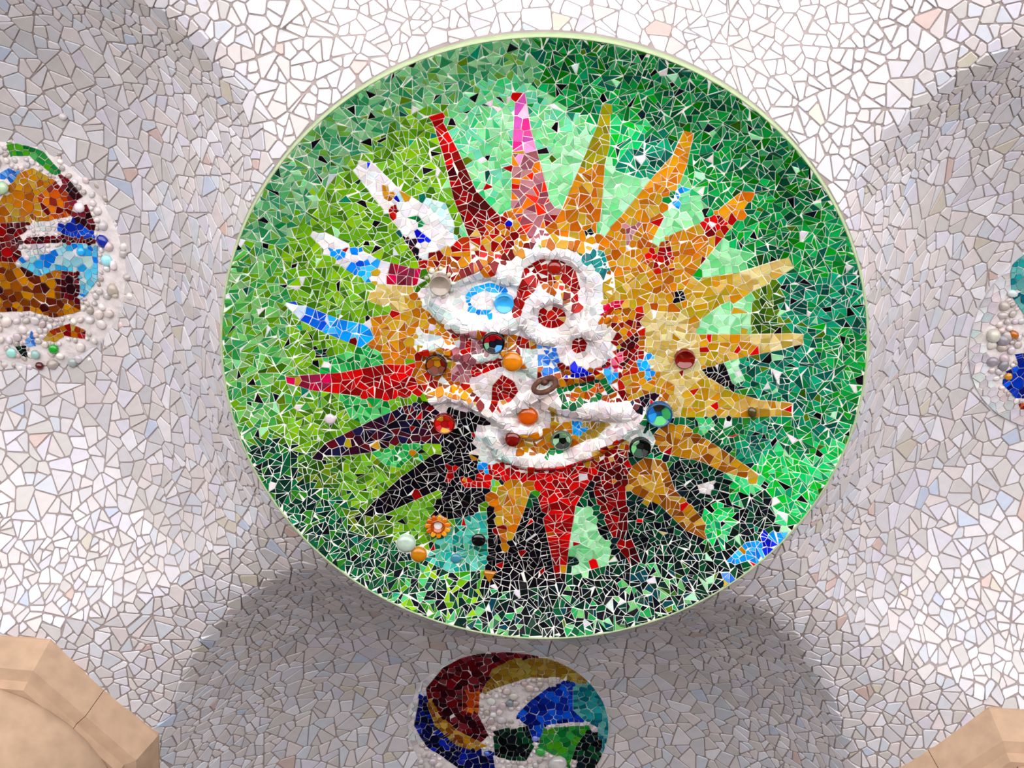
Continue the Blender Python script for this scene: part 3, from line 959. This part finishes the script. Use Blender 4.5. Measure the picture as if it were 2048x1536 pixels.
def build_dish():
    root = empty('sun_dish', (0, 0, 0))
    tag(root, 'huge round green mosaic dish with a many-rayed multicoloured sun', 'mosaic')
    # mortar bed
    V, F = [], []
    radii = [0.0] + [0.012 * i for i in range(1, 72)] + [0.85 + 0.025 * i for i in range(1, 25)] + [1.491]
    n = 288
    V.append((0, 0, face_z(0, 0)))
    for r in radii[1:]:
        for i in range(n):
            a = 2 * math.pi * i / n
            x, y = r * math.cos(a), r * math.sin(a)
            V.append((x, y, face_z(x, y)))
    for i in range(n): F.append((0, 1 + i, 1 + (i + 1) % n))
    for k in range(len(radii) - 2):
        b = 1 + k * n
        for i in range(n):
            j = (i + 1) % n
            F.append((b + i, b + n + i, b + n + j, b + j))
    link('mortar_bed', mesh('mortar_bed', V, F, True), M_MORTAR, root)
    lip = lathe([(1.489, 0.012), (1.4895, 0.001), (1.492, -0.002), (1.497, -0.001), (1.501, 0.005), (1.504, 0.02), (1.504, 0.06), (1.50, 0.12)], 200, 'rim')
    link('rim', lip, M_LIP, root)

    # ---- seeds: pairs on both sides of every outline keep the edges crisp
    polys = []
    for pts, bands, look in RAYS: polys.append([D(*p) for p in pts])
    patches = [([D(*p) for p in pts], pal) for pts, pal in PATCH]
    boxes = [(min(p[0] for p in q), max(p[0] for p in q), min(p[1] for p in q), max(p[1] for p in q)) for q in polys + [q for q, _ in patches]]
    allp = polys + [q for q, _ in patches]
    nr = len(polys)
    greens = [(*D(u, v), pal) for u, v, pal in GREENS]

    def region(x, y):
        for k in range(len(allp) - 1, -1, -1):
            b = boxes[k]
            if b[0] <= x <= b[1] and b[2] <= y <= b[3] and inside(x, y, allp[k]): return k
        return -1

    sd = Seeds(0.13)

    def put(x, y, r, f=0.5):
        if x * x + y * y > 1.48 ** 2: return
        if any((x - c[0]) ** 2 + (y - c[1]) ** 2 < (rr * 0.98) ** 2 for c, rr in IN_BOWL): return
        if sd.free(x, y, r, f): sd.add(x, y, r, region(x, y))

    # crisp outer ring
    for i in range(170):
        a = 2 * math.pi * (i + random.uniform(-0.2, 0.2)) / 170
        rr = random.uniform(1.445, 1.468)
        put(rr * math.cos(a), rr * math.sin(a), 0.03, 0.3)
    for k, q in enumerate(allp):
        small = abs(area(q)) < 0.02
        step = 0.028 if small else 0.052
        d = 0.010 if small else 0.019
        for (ax, ay), (bx, by) in zip(q, q[1:] + q[:1]):
            L = math.hypot(bx - ax, by - ay)
            if L < 1e-5: continue
            nx, ny = -(by - ay) / L, (bx - ax) / L
            m = max(1, int(round(L / step)))
            for i in range(m):
                t = (i + 0.5 + random.uniform(-0.22, 0.22)) / m
                x, y = ax + (bx - ax) * t, ay + (by - ay) * t
                ra, rb = region(x + nx * d, y + ny * d), region(x - nx * d, y - ny * d)
                if ra == rb: continue
                if all((sd.p[o][0] - x) ** 2 + (sd.p[o][1] - y) ** 2 > (1.15 * d) ** 2 for o in sd.near(x, y)):
                    if x * x + y * y < 1.45 ** 2 and not any((x - c[0]) ** 2 + (y - c[1]) ** 2 < rr * rr for c, rr in IN_BOWL):
                        sd.add(x + nx * d, y + ny * d, 2 * d, ra)
                        sd.add(x - nx * d, y - ny * d, 2 * d, rb)
    for _ in range(60000):
        a = random.uniform(0, 2 * math.pi)
        rr = 1.475 * math.sqrt(random.random())
        x, y = rr * math.cos(a), rr * math.sin(a)
        k = region(x, y)
        if k < 0: base = 0.062
        elif k < nr: base = 0.062
        else: base = 0.044
        if k >= nr and patches[k - nr][1] in ('white', 'pearl', 'clear'): base = 0.045
        if k >= nr and patches[k - nr][1] in ('palemint',): base = 0.062
        put(x, y, base * random.choice((0.7, 0.85, 1.0, 1.2, 1.4)), 0.46)

    pieces = {'green': [], 'core': []}
    rayp = [[] for _ in RAYS]
    for poly, k, r in cells(sd):
        parts = [poly]
        big = k >= 0 and k < nr or k >= nr and patches[k - nr][1] in ('palemint', 'orange', 'yellow')
        parts = shatter(poly, 0.00125 if big else 0.00085)
        for q in parts:
            if len(q) < 3: continue
            cx = sum(p[0] for p in q) / len(q)
            cy = sum(p[1] for p in q) / len(q)
            soft = k >= nr and patches[k - nr][1] in ('white', 'pearl', 'clear')
            q = clean(inset(q, random.uniform(0.0010, 0.0022)), 0.003)
            if len(q) < 3 or area(q) < 0.00010: continue
            for (c, rr) in IN_BOWL:          # leave room for the bottle ends
                d = math.hypot(cx - c[0], cy - c[1])
                if d < rr + 0.05 and d > 1e-6:
                    ax, ay = (c[0] - cx) / d, (c[1] - cy) / d
                    q = clip(q, ax, ay, ax * c[0] + ay * c[1] - rr * 1.03)
                    if len(q) < 3: break
            q = clean(q, 0.003) if len(q) >= 3 else q
            if len(q) < 3 or area(q) < 0.00008: continue
            if any(p[0] ** 2 + p[1] ** 2 > 1.489 ** 2 for p in q):
                q = clean([p if p[0] ** 2 + p[1] ** 2 <= 1.489 ** 2 else
                           (p[0] * 1.489 / math.hypot(*p), p[1] * 1.489 / math.hypot(*p)) for p in q], 0.003)
                if len(q) < 3 or area(q) < 0.0001: continue
            if k < 0:
                ds = sorted((((cx - gx) ** 2 + (cy - gy) ** 2) * random.uniform(0.5, 1.6), pal) for gx, gy, pal in greens)[0][1]
                col = pick(ds, ('black', 'blackgreen', 'palemint', 'teal', 'white', 'oliveg', 'black'), 0.08)
                dest = pieces['green']
            elif k < nr:
                pts, bands, look = RAYS[k]
                tip = D(*pts[0])
                L = max(math.hypot(p[0] - tip[0], p[1] - tip[1]) for p in polys[k])
                t = math.hypot(cx - tip[0], cy - tip[1]) / L + random.uniform(-0.03, 0.03)
                pal = next((b for f, b in bands if t <= f), bands[-1][1])
                col = pick(pal, ('orangered', 'yellow', 'red'), 0.05)
                if look == 'wide white': col = pick('white', ('cyanpale', 'pearl', 'rose', 'royal', 'amber', 'green2'), 0.16)
                dest = rayp[k]
            else:
                pal = patches[k - nr][1]
                col = pick(pal) if soft else pick(pal, ('yellow', 'red', 'white'), 0.03)
                dest = pieces['core']
            til = 0.05 if soft else 0.05
            V, F, C, c = shard(q, face_z, col, random.uniform(0.003, 0.0055), 0.0012, til, 0.006, 0.012)
            dest.append((V, F, C, c, area(q)))
    build_pieces(pieces['green'], 'green_tile', M_GLAZE, root, 300, 'green_tile_field')
    build_pieces(pieces['core'], 'relief_tile', M_GLAZE, root, 300, 'relief_tile_field')
    allray = sorted((p[4] for r in rayp for p in r), reverse=True)
    cut = allray[min(300, len(allray) - 1)]
    for (pts, bands, look), rp, q in zip(RAYS, rayp, polys):
        ray = empty('sun_ray', (*q[0], face_z(*q[0])))
        ray.parent = root
        ray['label'] = look + ' ray of the mosaic sun'
        build_pieces(rp, 'ray_tile', M_GLAZE, ray, sum(1 for p in rp if p[4] > cut), 'ray_tile_field')

    # ---- bottle ends and bowls
    for u, v, rp, cols, look, sgn in BOWLS:
        x, y = D(u, v)
        r = rp * PXM
        z = min(face_z(x + r * 0.7 * math.cos(a), y + r * 0.7 * math.sin(a)) for a in (0, 1.57, 3.14, 4.71)) - 0.004
        if sgn > 0:      # bottle end: a rounded button standing out
            prof = [(0.001, -0.40), (0.35, -0.385), (0.62, -0.33), (0.82, -0.23), (0.94, -0.11), (1.0, 0.03), (0.98, 0.5)]
        else:            # hollow bowl with a rolled edge
            prof = [(0.001, -0.04), (0.35, -0.07), (0.62, -0.18), (0.80, -0.33), (0.88, -0.42), (0.93, -0.45), (0.98, -0.42), (1.0, -0.30), (1.02, 0.5)]
        n = 28
        V, F, C = [], [], []
        shards = [(random.uniform(-0.8, 0.8), random.uniform(-0.8, 0.8), c) for c in cols + cols]
        for i in range(n):
            a = 2 * math.pi * i / n
            for s, h in prof: V.append((s * r * math.cos(a), s * r * math.sin(a), h * r))
        m = len(prof)
        for i in range(n):
            j = (i + 1) % n
            for k in range(m - 1): F.append((i * m + k, j * m + k, j * m + k + 1, i * m + k + 1))
        bc = lin(cols[0]) if len(cols) == 1 else [0.3 * v for v in lin(cols[0])]
        me = mesh('bottle_end' if len(cols) == 1 else 'bowl', V, F, True, [(*bc, 1)] * len(V))
        o = link('bottle_end' if len(cols) == 1 else 'bowl', me, M_GLASS, root)
        o.location = (x, y, z)
        o['label'] = look
        if len(cols) > 1:     # shards lining the bowl
            def bz(px, py, r=r):
                s = min(math.hypot(px, py) / r, 0.88)
                return -0.04 * r - r * 0.38 * (s / 0.86) ** 2 - 0.001
            s2 = Seeds(r * 0.9)
            for _ in range(400):
                a = random.uniform(0, 6.283)
                d = r * 0.8 * math.sqrt(random.random())
                if s2.free(d * math.cos(a), d * math.sin(a), r * 0.55): s2.add(d * math.cos(a), d * math.sin(a), r * 0.55, None)
            for k, (poly, lab, rr) in enumerate(cells(s2)):
                for e in range(14):
                    a = 2 * math.pi * e / 14
                    poly = clip(poly, math.cos(a), math.sin(a), r * 0.86)
                poly = clean(inset(poly, 0.0012), 0.003) if len(poly) > 2 else []
                if len(poly) < 3 or area(poly) < 0.0001: continue
                Vs, Fs, Cs, c = shard(poly, bz, lin(cols[k % len(cols)]), 0.003, 0.001, 0.02)
                link('bowl_shard', mesh('bowl_shard', Vs, Fs, cols=Cs), M_GLAZE, o)

    # orange glass flower at the lower left
    x, y = D(876, 1051)
    fl = link('glass_flower', lathe([(0.001, 0.012), (0.02, 0.008), (0.03, -0.012), (0.036, -0.012), (0.042, 0.01)], 24, 'glass_flower'), None, root)
    fl.location = (x, y, face_z(x, y) - 0.006)
    fl['label'] = 'orange pressed glass flower'
    fl.data.color_attributes.new('Col', 'FLOAT_COLOR', 'POINT').data.foreach_set('color', np.array([(*lin((160, 60, 6)), 1)] * len(fl.data.vertices), np.float32).ravel())
    fl.data.materials.append(M_GLASS)
    for k in range(11):
        a = 2 * math.pi * k / 11
        q = [(0.026, -0.008), (0.048, -0.013), (0.062, -0.009), (0.066, 0.0), (0.062, 0.009), (0.048, 0.013), (0.026, 0.008)]
        Vs, Fs, Cs, c = shard(q, lambda px, py: 0.004 - 0.15 * px, lin(random.choice([(214, 120, 14), (196, 84, 6), (226, 150, 30)])), 0.008, 0.003, 0.02)
        p = link('petal', mesh('petal', Vs, Fs, cols=Cs), M_GLASS, fl)
        p.rotation_euler.z = a
    # ring of clear glass bits round the beige bottle end
    cx, cy = D(880, 562)
    for k in range(9):
        a = 2 * math.pi * k / 9 + 0.2
        x, y = cx + 0.064 * math.cos(a), cy + 0.062 * math.sin(a)
        pebble('glass_bead', x, y, face_z(x, y) - 0.004, 0.012, random.choice([(176, 172, 150), (200, 200, 184), (150, 150, 130)]), root)
    # dark lump caught on the tan ray
    x, y = D(1503, 822)
    o = pebble('dark_lump', x, y, face_z(x, y) - 0.012, 0.03, (70, 58, 22), root, 1.5)
    o['label'] = 'dark olive lump stuck on the tan ray'
    # amber glass drop low on the dish
    x, y = D(978, 1152)
    q = [(-0.034, 0.028), (0.026, 0.032), (0.03, 0.02), (0.0, -0.034), (-0.006, -0.034)]
    q = q if area(q) > 0 else q[::-1]
    Vs, Fs, Cs, c = shard(q, lambda a, b: 0.0, lin((176, 108, 20)), 0.014, 0.006, 0.0)
    o = link('glass_drop', mesh('glass_drop', Vs, Fs, cols=Cs), M_GLASS, root)
    o.location = (x, y, face_z(x, y))
    return root


def sphere_data(n=10, m=7):
    V, F = [(0, 0, 1)], []
    for i in range(1, m):
        t = math.pi * i / m
        for j in range(n):
            a = 2 * math.pi * j / n
            V.append((math.sin(t) * math.cos(a), math.sin(t) * math.sin(a), math.cos(t)))
    V.append((0, 0, -1))
    for j in range(n):
        F.append((0, 1 + j, 1 + (j + 1) % n))
        F.append((len(V) - 1, 1 + (m - 2) * n + (j + 1) % n, 1 + (m - 2) * n + j))
    for i in range(m - 2):
        for j in range(n):
            a, b = 1 + i * n + j, 1 + i * n + (j + 1) % n
            F.append((a, a + n, b + n, b))
    return V, F


SPH_V, SPH_F = sphere_data()


def pebble(name, x, y, z, r, rgb, parent, lump=1.0):
    k = [random.uniform(0.8, 1.25) for _ in range(2)]
    ph = [random.uniform(0, 6.28) for _ in range(3)]
    V = []
    for a, b, c in SPH_V:
        w = 1 + 0.10 * lump * math.sin(3 * a + ph[0]) * math.cos(2 * b + ph[1]) + 0.08 * lump * math.sin(4 * c + ph[2])
        V.append((a * r * k[0] * w, b * r * k[1] * w, c * r * 0.62 * w))
    me = mesh(name, V, SPH_F, True, [(*jitter(rgb, 0.08), 1)] * len(V))
    o = link(name, me, M_GLASS, parent)
    o.location = (x - parent.location[0], y - parent.location[1], z - parent.location[2])
    o.rotation_euler.z = random.uniform(0, 6.28)
    return o


sun_dish = build_dish()


# ------------------------------------------------------------------ the rusty ring hanging from the dish
def build_ring():
    x, y = D(1090, 750)
    zc = face_z(x, y)
    root = empty('iron_ring', (x, y, zc))
    tag(root, 'small rusty iron ring hanging from the middle of the sun', 'iron ring')
    V, F = [], []
    R, r, n, m = 0.055, 0.0125, 36, 12
    for i in range(n):
        a = 2 * math.pi * i / n
        for j in range(m):
            b = 2 * math.pi * j / m
            V.append(((R + r * math.cos(b)) * math.cos(a), (R + r * math.cos(b)) * math.sin(a), r * math.sin(b)))
    for i in range(n):
        for j in range(m):
            F.append((i * m + j, ((i + 1) % n) * m + j, ((i + 1) % n) * m + (j + 1) % m, i * m + (j + 1) % m))
    o = link('ring', mesh('ring', V, F, True), M_IRON, root)
    # the long axis seen in the photograph runs from lower left to upper right; the ring leans away from the eye
    ax = Vector((-0.89, 0.42, 0.12)).normalized()
    to_cam = Vector(CAM - np.array([x, y, zc])).normalized()
    side = to_cam.cross(ax).normalized()
    nrm = (to_cam * 0.52 + side * 0.85).normalized()
    nrm = (nrm - ax * nrm.dot(ax)).normalized()
    by = nrm.cross(ax).normalized()
    Mx = Matrix((ax, by, nrm)).transposed()
    o.rotation_euler = Mx.to_euler()
    o.location = (0, 0, -0.062)
    eye = lathe([(0.001, -0.034), (0.010, -0.032), (0.014, -0.024), (0.012, -0.01), (0.016, 0.0), (0.03, 0.006), (0.03, 0.02)], 16, 'eye_bolt')
    e = link('eye_bolt', eye, M_IRON, root)
    e.location = (0.0, 0.0, -0.004)


build_ring()


# ------------------------------------------------------------------ small roundels in the crowns of the domes
PEB = [(196, 182, 178), (206, 194, 190), (178, 164, 162), (214, 206, 204), (188, 178, 180), (166, 154, 146)]


def build_roundel(name, key, label, regions, fill, knobs, loose):
    (cx, cy), R = ROUNDELS[key]
    z_c = vault_z(cx, cy)
    root = empty(name, (cx, cy, z_c))
    tag(root, label, 'roundel')

    def rz(x, y):
        d = math.hypot(x - cx, y - cy)
        t = max(0.0, 1 - (d / (R + 0.02)) ** 2)
        return vault_z(x, y) - 0.05 * t ** 0.5 + 0.004

    def Q(u, v): return onto(u, v, rz)
    V, F = [(0, 0, rz(cx, cy) - z_c)], []
    n, m = 64, 18
    for k in range(1, m + 1):
        for i in range(n):
            a = 2 * math.pi * i / n
            d = (R + 0.02) * k / m
            x, y = cx + d * math.cos(a), cy + d * math.sin(a)
            V.append((x - cx, y - cy, rz(x, y) - z_c))
    for i in range(n): F.append((0, 1 + i, 1 + (i + 1) % n))
    for k in range(m - 1):
        b = 1 + k * n
        for i in range(n):
            j = (i + 1) % n
            F.append((b + i, b + n + i, b + n + j, b + j))
    link('plaster_bed', mesh('plaster_bed', V, F, True), M_PINK, root)
    regs = [([Q(*p) for p in pts], pal) for pts, pal in regions]
    stones = [(Q(u, v), r / 385.0, c, nm) for u, v, r, c, nm in knobs]

    def region(x, y):
        for k in range(len(regs) - 1, -1, -1):
            if inside(x, y, regs[k][0]): return k
        return -1
    sd = Seeds(0.10)
    for q, pal in regs:
        for (ax, ay), (bx, by) in zip(q, q[1:] + q[:1]):
            L = math.hypot(bx - ax, by - ay)
            if L < 1e-5: continue
            nx, ny = -(by - ay) / L, (bx - ax) / L
            mm = max(1, int(round(L / 0.034)))
            for i in range(mm):
                t = (i + 0.5 + random.uniform(-0.2, 0.2)) / mm
                x, y = ax + (bx - ax) * t, ay + (by - ay) * t
                d = 0.012
                ra, rb = region(x + nx * d, y + ny * d), region(x - nx * d, y - ny * d)
                if ra != rb and all((sd.p[o][0] - x) ** 2 + (sd.p[o][1] - y) ** 2 > (1.1 * d) ** 2 for o in sd.near(x, y)):
                    sd.add(x + nx * d, y + ny * d, 0.022, ra)
                    sd.add(x - nx * d, y - ny * d, 0.022, rb)
    for _ in range(9000):
        a = random.uniform(0, 6.2832)
        d = R * math.sqrt(random.random())
        x, y = cx + d * math.cos(a), cy + d * math.sin(a)
        r = 0.042 * random.choice((0.75, 1.0, 1.2))
        if sd.free(x, y, r): sd.add(x, y, r, region(x, y))
    pieces = []
    for poly, k, r in cells(sd):
        q = clean(inset(poly, 0.0018), 0.003)
        if len(q) < 3 or area(q) < 0.00012: continue
        x = sum(p[0] for p in q) / len(q)
        y = sum(p[1] for p in q) / len(q)
        d = math.hypot(x - cx, y - cy)
        if any(math.hypot(p[0] - cx, p[1] - cy) > R for p in q):
            q = clean([p if math.hypot(p[0] - cx, p[1] - cy) <= R else
                       (cx + (p[0] - cx) * R / math.hypot(p[0] - cx, p[1] - cy), cy + (p[1] - cy) * R / math.hypot(p[0] - cx, p[1] - cy)) for p in q], 0.003)
            if len(q) < 3 or area(q) < 0.00012: continue
        if any(math.hypot(x - c[0], y - c[1]) < rr * 0.9 for c, rr, *_ in stones): continue
        pal = regs[k][1] if k >= 0 else fill(x, y, d, project((x, y, rz(x, y))))
        if pal == 'pebbles':
            if random.random() < 0.72:
                rr = math.sqrt(area(q)) * 0.52
                pebble('pebble', x, y, rz(x, y) - rr * 0.25, rr, random.choice(PEB), root)
            continue
        if pal is None: continue
        V, F, C, c = shard(q, rz, [0.8 * v for v in pick(pal)], random.uniform(0.004, 0.009), 0.0015, 0.09)
        pieces.append((V, F, C, c, area(q)))
    build_pieces(pieces, 'shard', M_GLAZE, root, 260, 'shard_field')
    for (x, y), r, c, nm in stones:
        if math.hypot(x - cx, y - cy) > R + 0.35: continue
        zs = rz(x, y) if math.hypot(x - cx, y - cy) < R else vault_z(x, y) - 0.006
        pebble(nm, x, y, zs - r * 0.35, r, c, root, 0.4)


LEFT = [
    ([(12, 275), (28, 268), (60, 290), (85, 300), (106, 325), (126, 346), (108, 352), (85, 332), (60, 312), (20, 312)], 'greenglass'),
    ([(0, 345), (18, 335), (36, 345), (30, 362), (0, 380)], 'cornflower'),
    ([(-40, 405), (0, 400), (40, 345), (65, 335), (110, 360), (150, 400), (142, 432), (100, 442), (0, 446), (-40, 440)], 'orange'),
    ([(75, 392), (110, 362), (150, 400), (142, 432), (104, 440), (84, 420)], 'rust'),
    ([(118, 345), (140, 360), (168, 395), (192, 450), (186, 476), (160, 470), (146, 425), (130, 380)], 'maroon'),
    ([(-60, 446), (0, 446), (100, 442), (60, 460), (20, 482), (-60, 500)], 'darkred'),
    ([(38, 456), (70, 444), (112, 444), (116, 464), (70, 462)], 'white'),
    ([(115, 445), (150, 438), (188, 468), (200, 482), (150, 476), (118, 466)], 'blueglass'),
    ([(20, 478), (100, 470), (192, 478), (190, 488), (100, 486), (24, 490)], 'maroon'),
    ([(-60, 492), (40, 486), (44, 512), (30, 525), (-60, 520)], 'darkred'),
    ([(45, 502), (70, 488), (92, 492), (90, 508), (60, 512)], 'white'),
    ([(34, 516), (90, 506), (130, 490), (196, 492), (196, 560), (172, 592), (160, 600), (160, 545), (112, 540), (80, 552), (46, 542)], 'lightblue'),
    ([(-60, 526), (30, 525), (80, 552), (112, 540), (156, 545), (162, 622), (108, 636), (60, 622), (-60, 628)], 'brownamber'),
    ([(122, 545), (158, 545), (160, 605), (122, 595)], 'maroon'),
    ([(88, 676), (100, 660), (128, 650), (140, 646), (172, 660), (170, 678), (130, 672), (110, 685)], 'reddorange'),
    ([(50, 680), (66, 666), (72, 690), (56, 694)], 'cornflower'),
    ([(30, 692), (50, 690), (58, 716), (44, 712)], 'blackgreen'),
]
build_roundel('mosaic_roundel', 'left', 'roundel of orange, maroon and blue glass shards at the left edge', LEFT,
              lambda x, y, d, uv: 'pebbles' if d > 0.36 or uv[1] > 615 else ('orange' if uv[0] < -10 and uv[1] < 480 else 'pebbles' if uv[0] > -10 else 'brownamber'),
              [(207, 482, 14, (24, 40, 150), 'glass_knob'), (214, 520, 11, (150, 214, 214), 'glass_knob'), (4, 374, 17, (170, 196, 160), 'glass_knob'),
               (160, 414, 13, (226, 214, 214), 'glass_knob'), (163, 502, 11, (40, 170, 240), 'glass_knob'), (108, 697, 11, (30, 150, 40), 'glass_knob'),
               (80, 731, 11, (84, 20, 20), 'glass_knob'), (147, 724, 9, (150, 160, 160), 'glass_knob'), (231, 590, 8, (180, 170, 160), 'glass_knob'),
               (128, 232, 9, (190, 180, 178), 'glass_knob'), (24, 705, 10, (150, 200, 190), 'glass_knob'), (72, 708, 12, (140, 180, 170), 'glass_knob')], None)

LOW = [
    ([(852, 1376), (885, 1336), (930, 1312), (1010, 1298), (1080, 1303), (1118, 1319), (1060, 1316), (1010, 1332), (975, 1362), (960, 1390), (957, 1430), (978, 1472), (940, 1502), (900, 1455), (870, 1420), (855, 1398)], 'maroon'),
    ([(925, 1380), (960, 1375), (957, 1430), (925, 1420)], 'rust'),
    ([(985, 1337), (1030, 1316), (1090, 1317), (1140, 1330), (1184, 1368), (1150, 1366), (1130, 1358), (1060, 1354), (1010, 1370), (963, 1388)], 'ochre'),
    ([(965, 1386), (1010, 1370), (1060, 1352), (1122, 1354), (1100, 1372), (1060, 1402), (1032, 1430), (1032, 1456), (976, 1466), (957, 1430)], 'pebbles'),
    ([(1032, 1432), (1060, 1402), (1125, 1360), (1146, 1365), (1146, 1420), (1170, 1442), (1092, 1450), (1076, 1485), (1060, 1482), (1052, 1452)], 'blueglass'),
    ([(1146, 1363), (1182, 1367), (1211, 1410), (1221, 1450), (1212, 1512), (1198, 1502), (1196, 1455), (1160, 1436), (1146, 1420)], 'tealglass'),
    ([(1085, 1456), (1180, 1450), (1152, 1492), (1137, 1535), (1110, 1512), (1075, 1492)], 'greenglass'),
    ([(1180, 1450), (1205, 1480), (1202, 1540), (1140, 1545), (1152, 1500)], 'blackgreen'),
    ([(985, 1462), (1010, 1456), (1056, 1452), (1070, 1490), (1052, 1522), (990, 1512)], 'blackgreen'),
    ([(852, 1392), (862, 1398), (882, 1430), (912, 1458), (972, 1490), (952, 1502), (910, 1490), (870, 1450), (855, 1412)], 'amber'),
    ([(840, 1388), (853, 1395), (870, 1452), (915, 1492), (985, 1502), (992, 1545), (930, 1545), (852, 1492), (828, 1450)], 'navy'),
]
build_roundel('mosaic_roundel', 'low', 'swirling roundel of maroon, ochre, blue and green shards below the sun dish', LOW,
              lambda x, y, d, uv: 'pebbles' if uv[1] > 1490 else ('white' if d > 0.40 else 'pebbles'),
              [(1081, 1502, 12, (60, 160, 70), 'glass_knob'), (974, 1506, 8, (60, 90, 190), 'glass_knob'), (1020, 1405, 11, (130, 140, 150), 'glass_knob'),
               (1070, 1476, 8, (120, 130, 210), 'glass_knob'), (1115, 1525, 22, (190, 186, 184), 'glass_knob')], None)

RIGHT = [
    ([(2034, 488), (2060, 484), (2110, 480), (2110, 620), (2046, 628), (2022, 592), (2020, 545)], 'tealglass'),
    ([(2030, 708), (2060, 704), (2120, 700), (2120, 800), (2030, 796), (2004, 768), (2008, 744), (2036, 730)], 'blueglass'),
    ([(2036, 808), (2060, 802), (2060, 818), (2040, 818)], 'rust'),
    ([(2110, 500), (2200, 480), (2260, 560), (2240, 640), (2120, 640)], 'orange'),
    ([(2125, 650), (2240, 645), (2250, 720), (2180, 790), (2125, 780)], 'maroon'),
]
build_roundel('mosaic_roundel', 'right', 'roundel of pale pebbles with teal and blue shards at the right edge', RIGHT,
              lambda x, y, d, uv: 'white' if d > 0.45 else 'pebbles',
              [(2027, 668, 11, (170, 90, 20), 'glass_knob'), (1986, 670, 17, (200, 190, 176), 'glass_knob'), (2005, 680, 12, (130, 124, 130), 'glass_knob'),
               (1984, 722, 12, (140, 134, 140), 'glass_knob'), (2006, 730, 12, (120, 116, 126), 'glass_knob'), (2016, 752, 9, (190, 130, 30), 'glass_knob'),
               (2024, 586, 10, (190, 210, 200), 'glass_knob')], None)
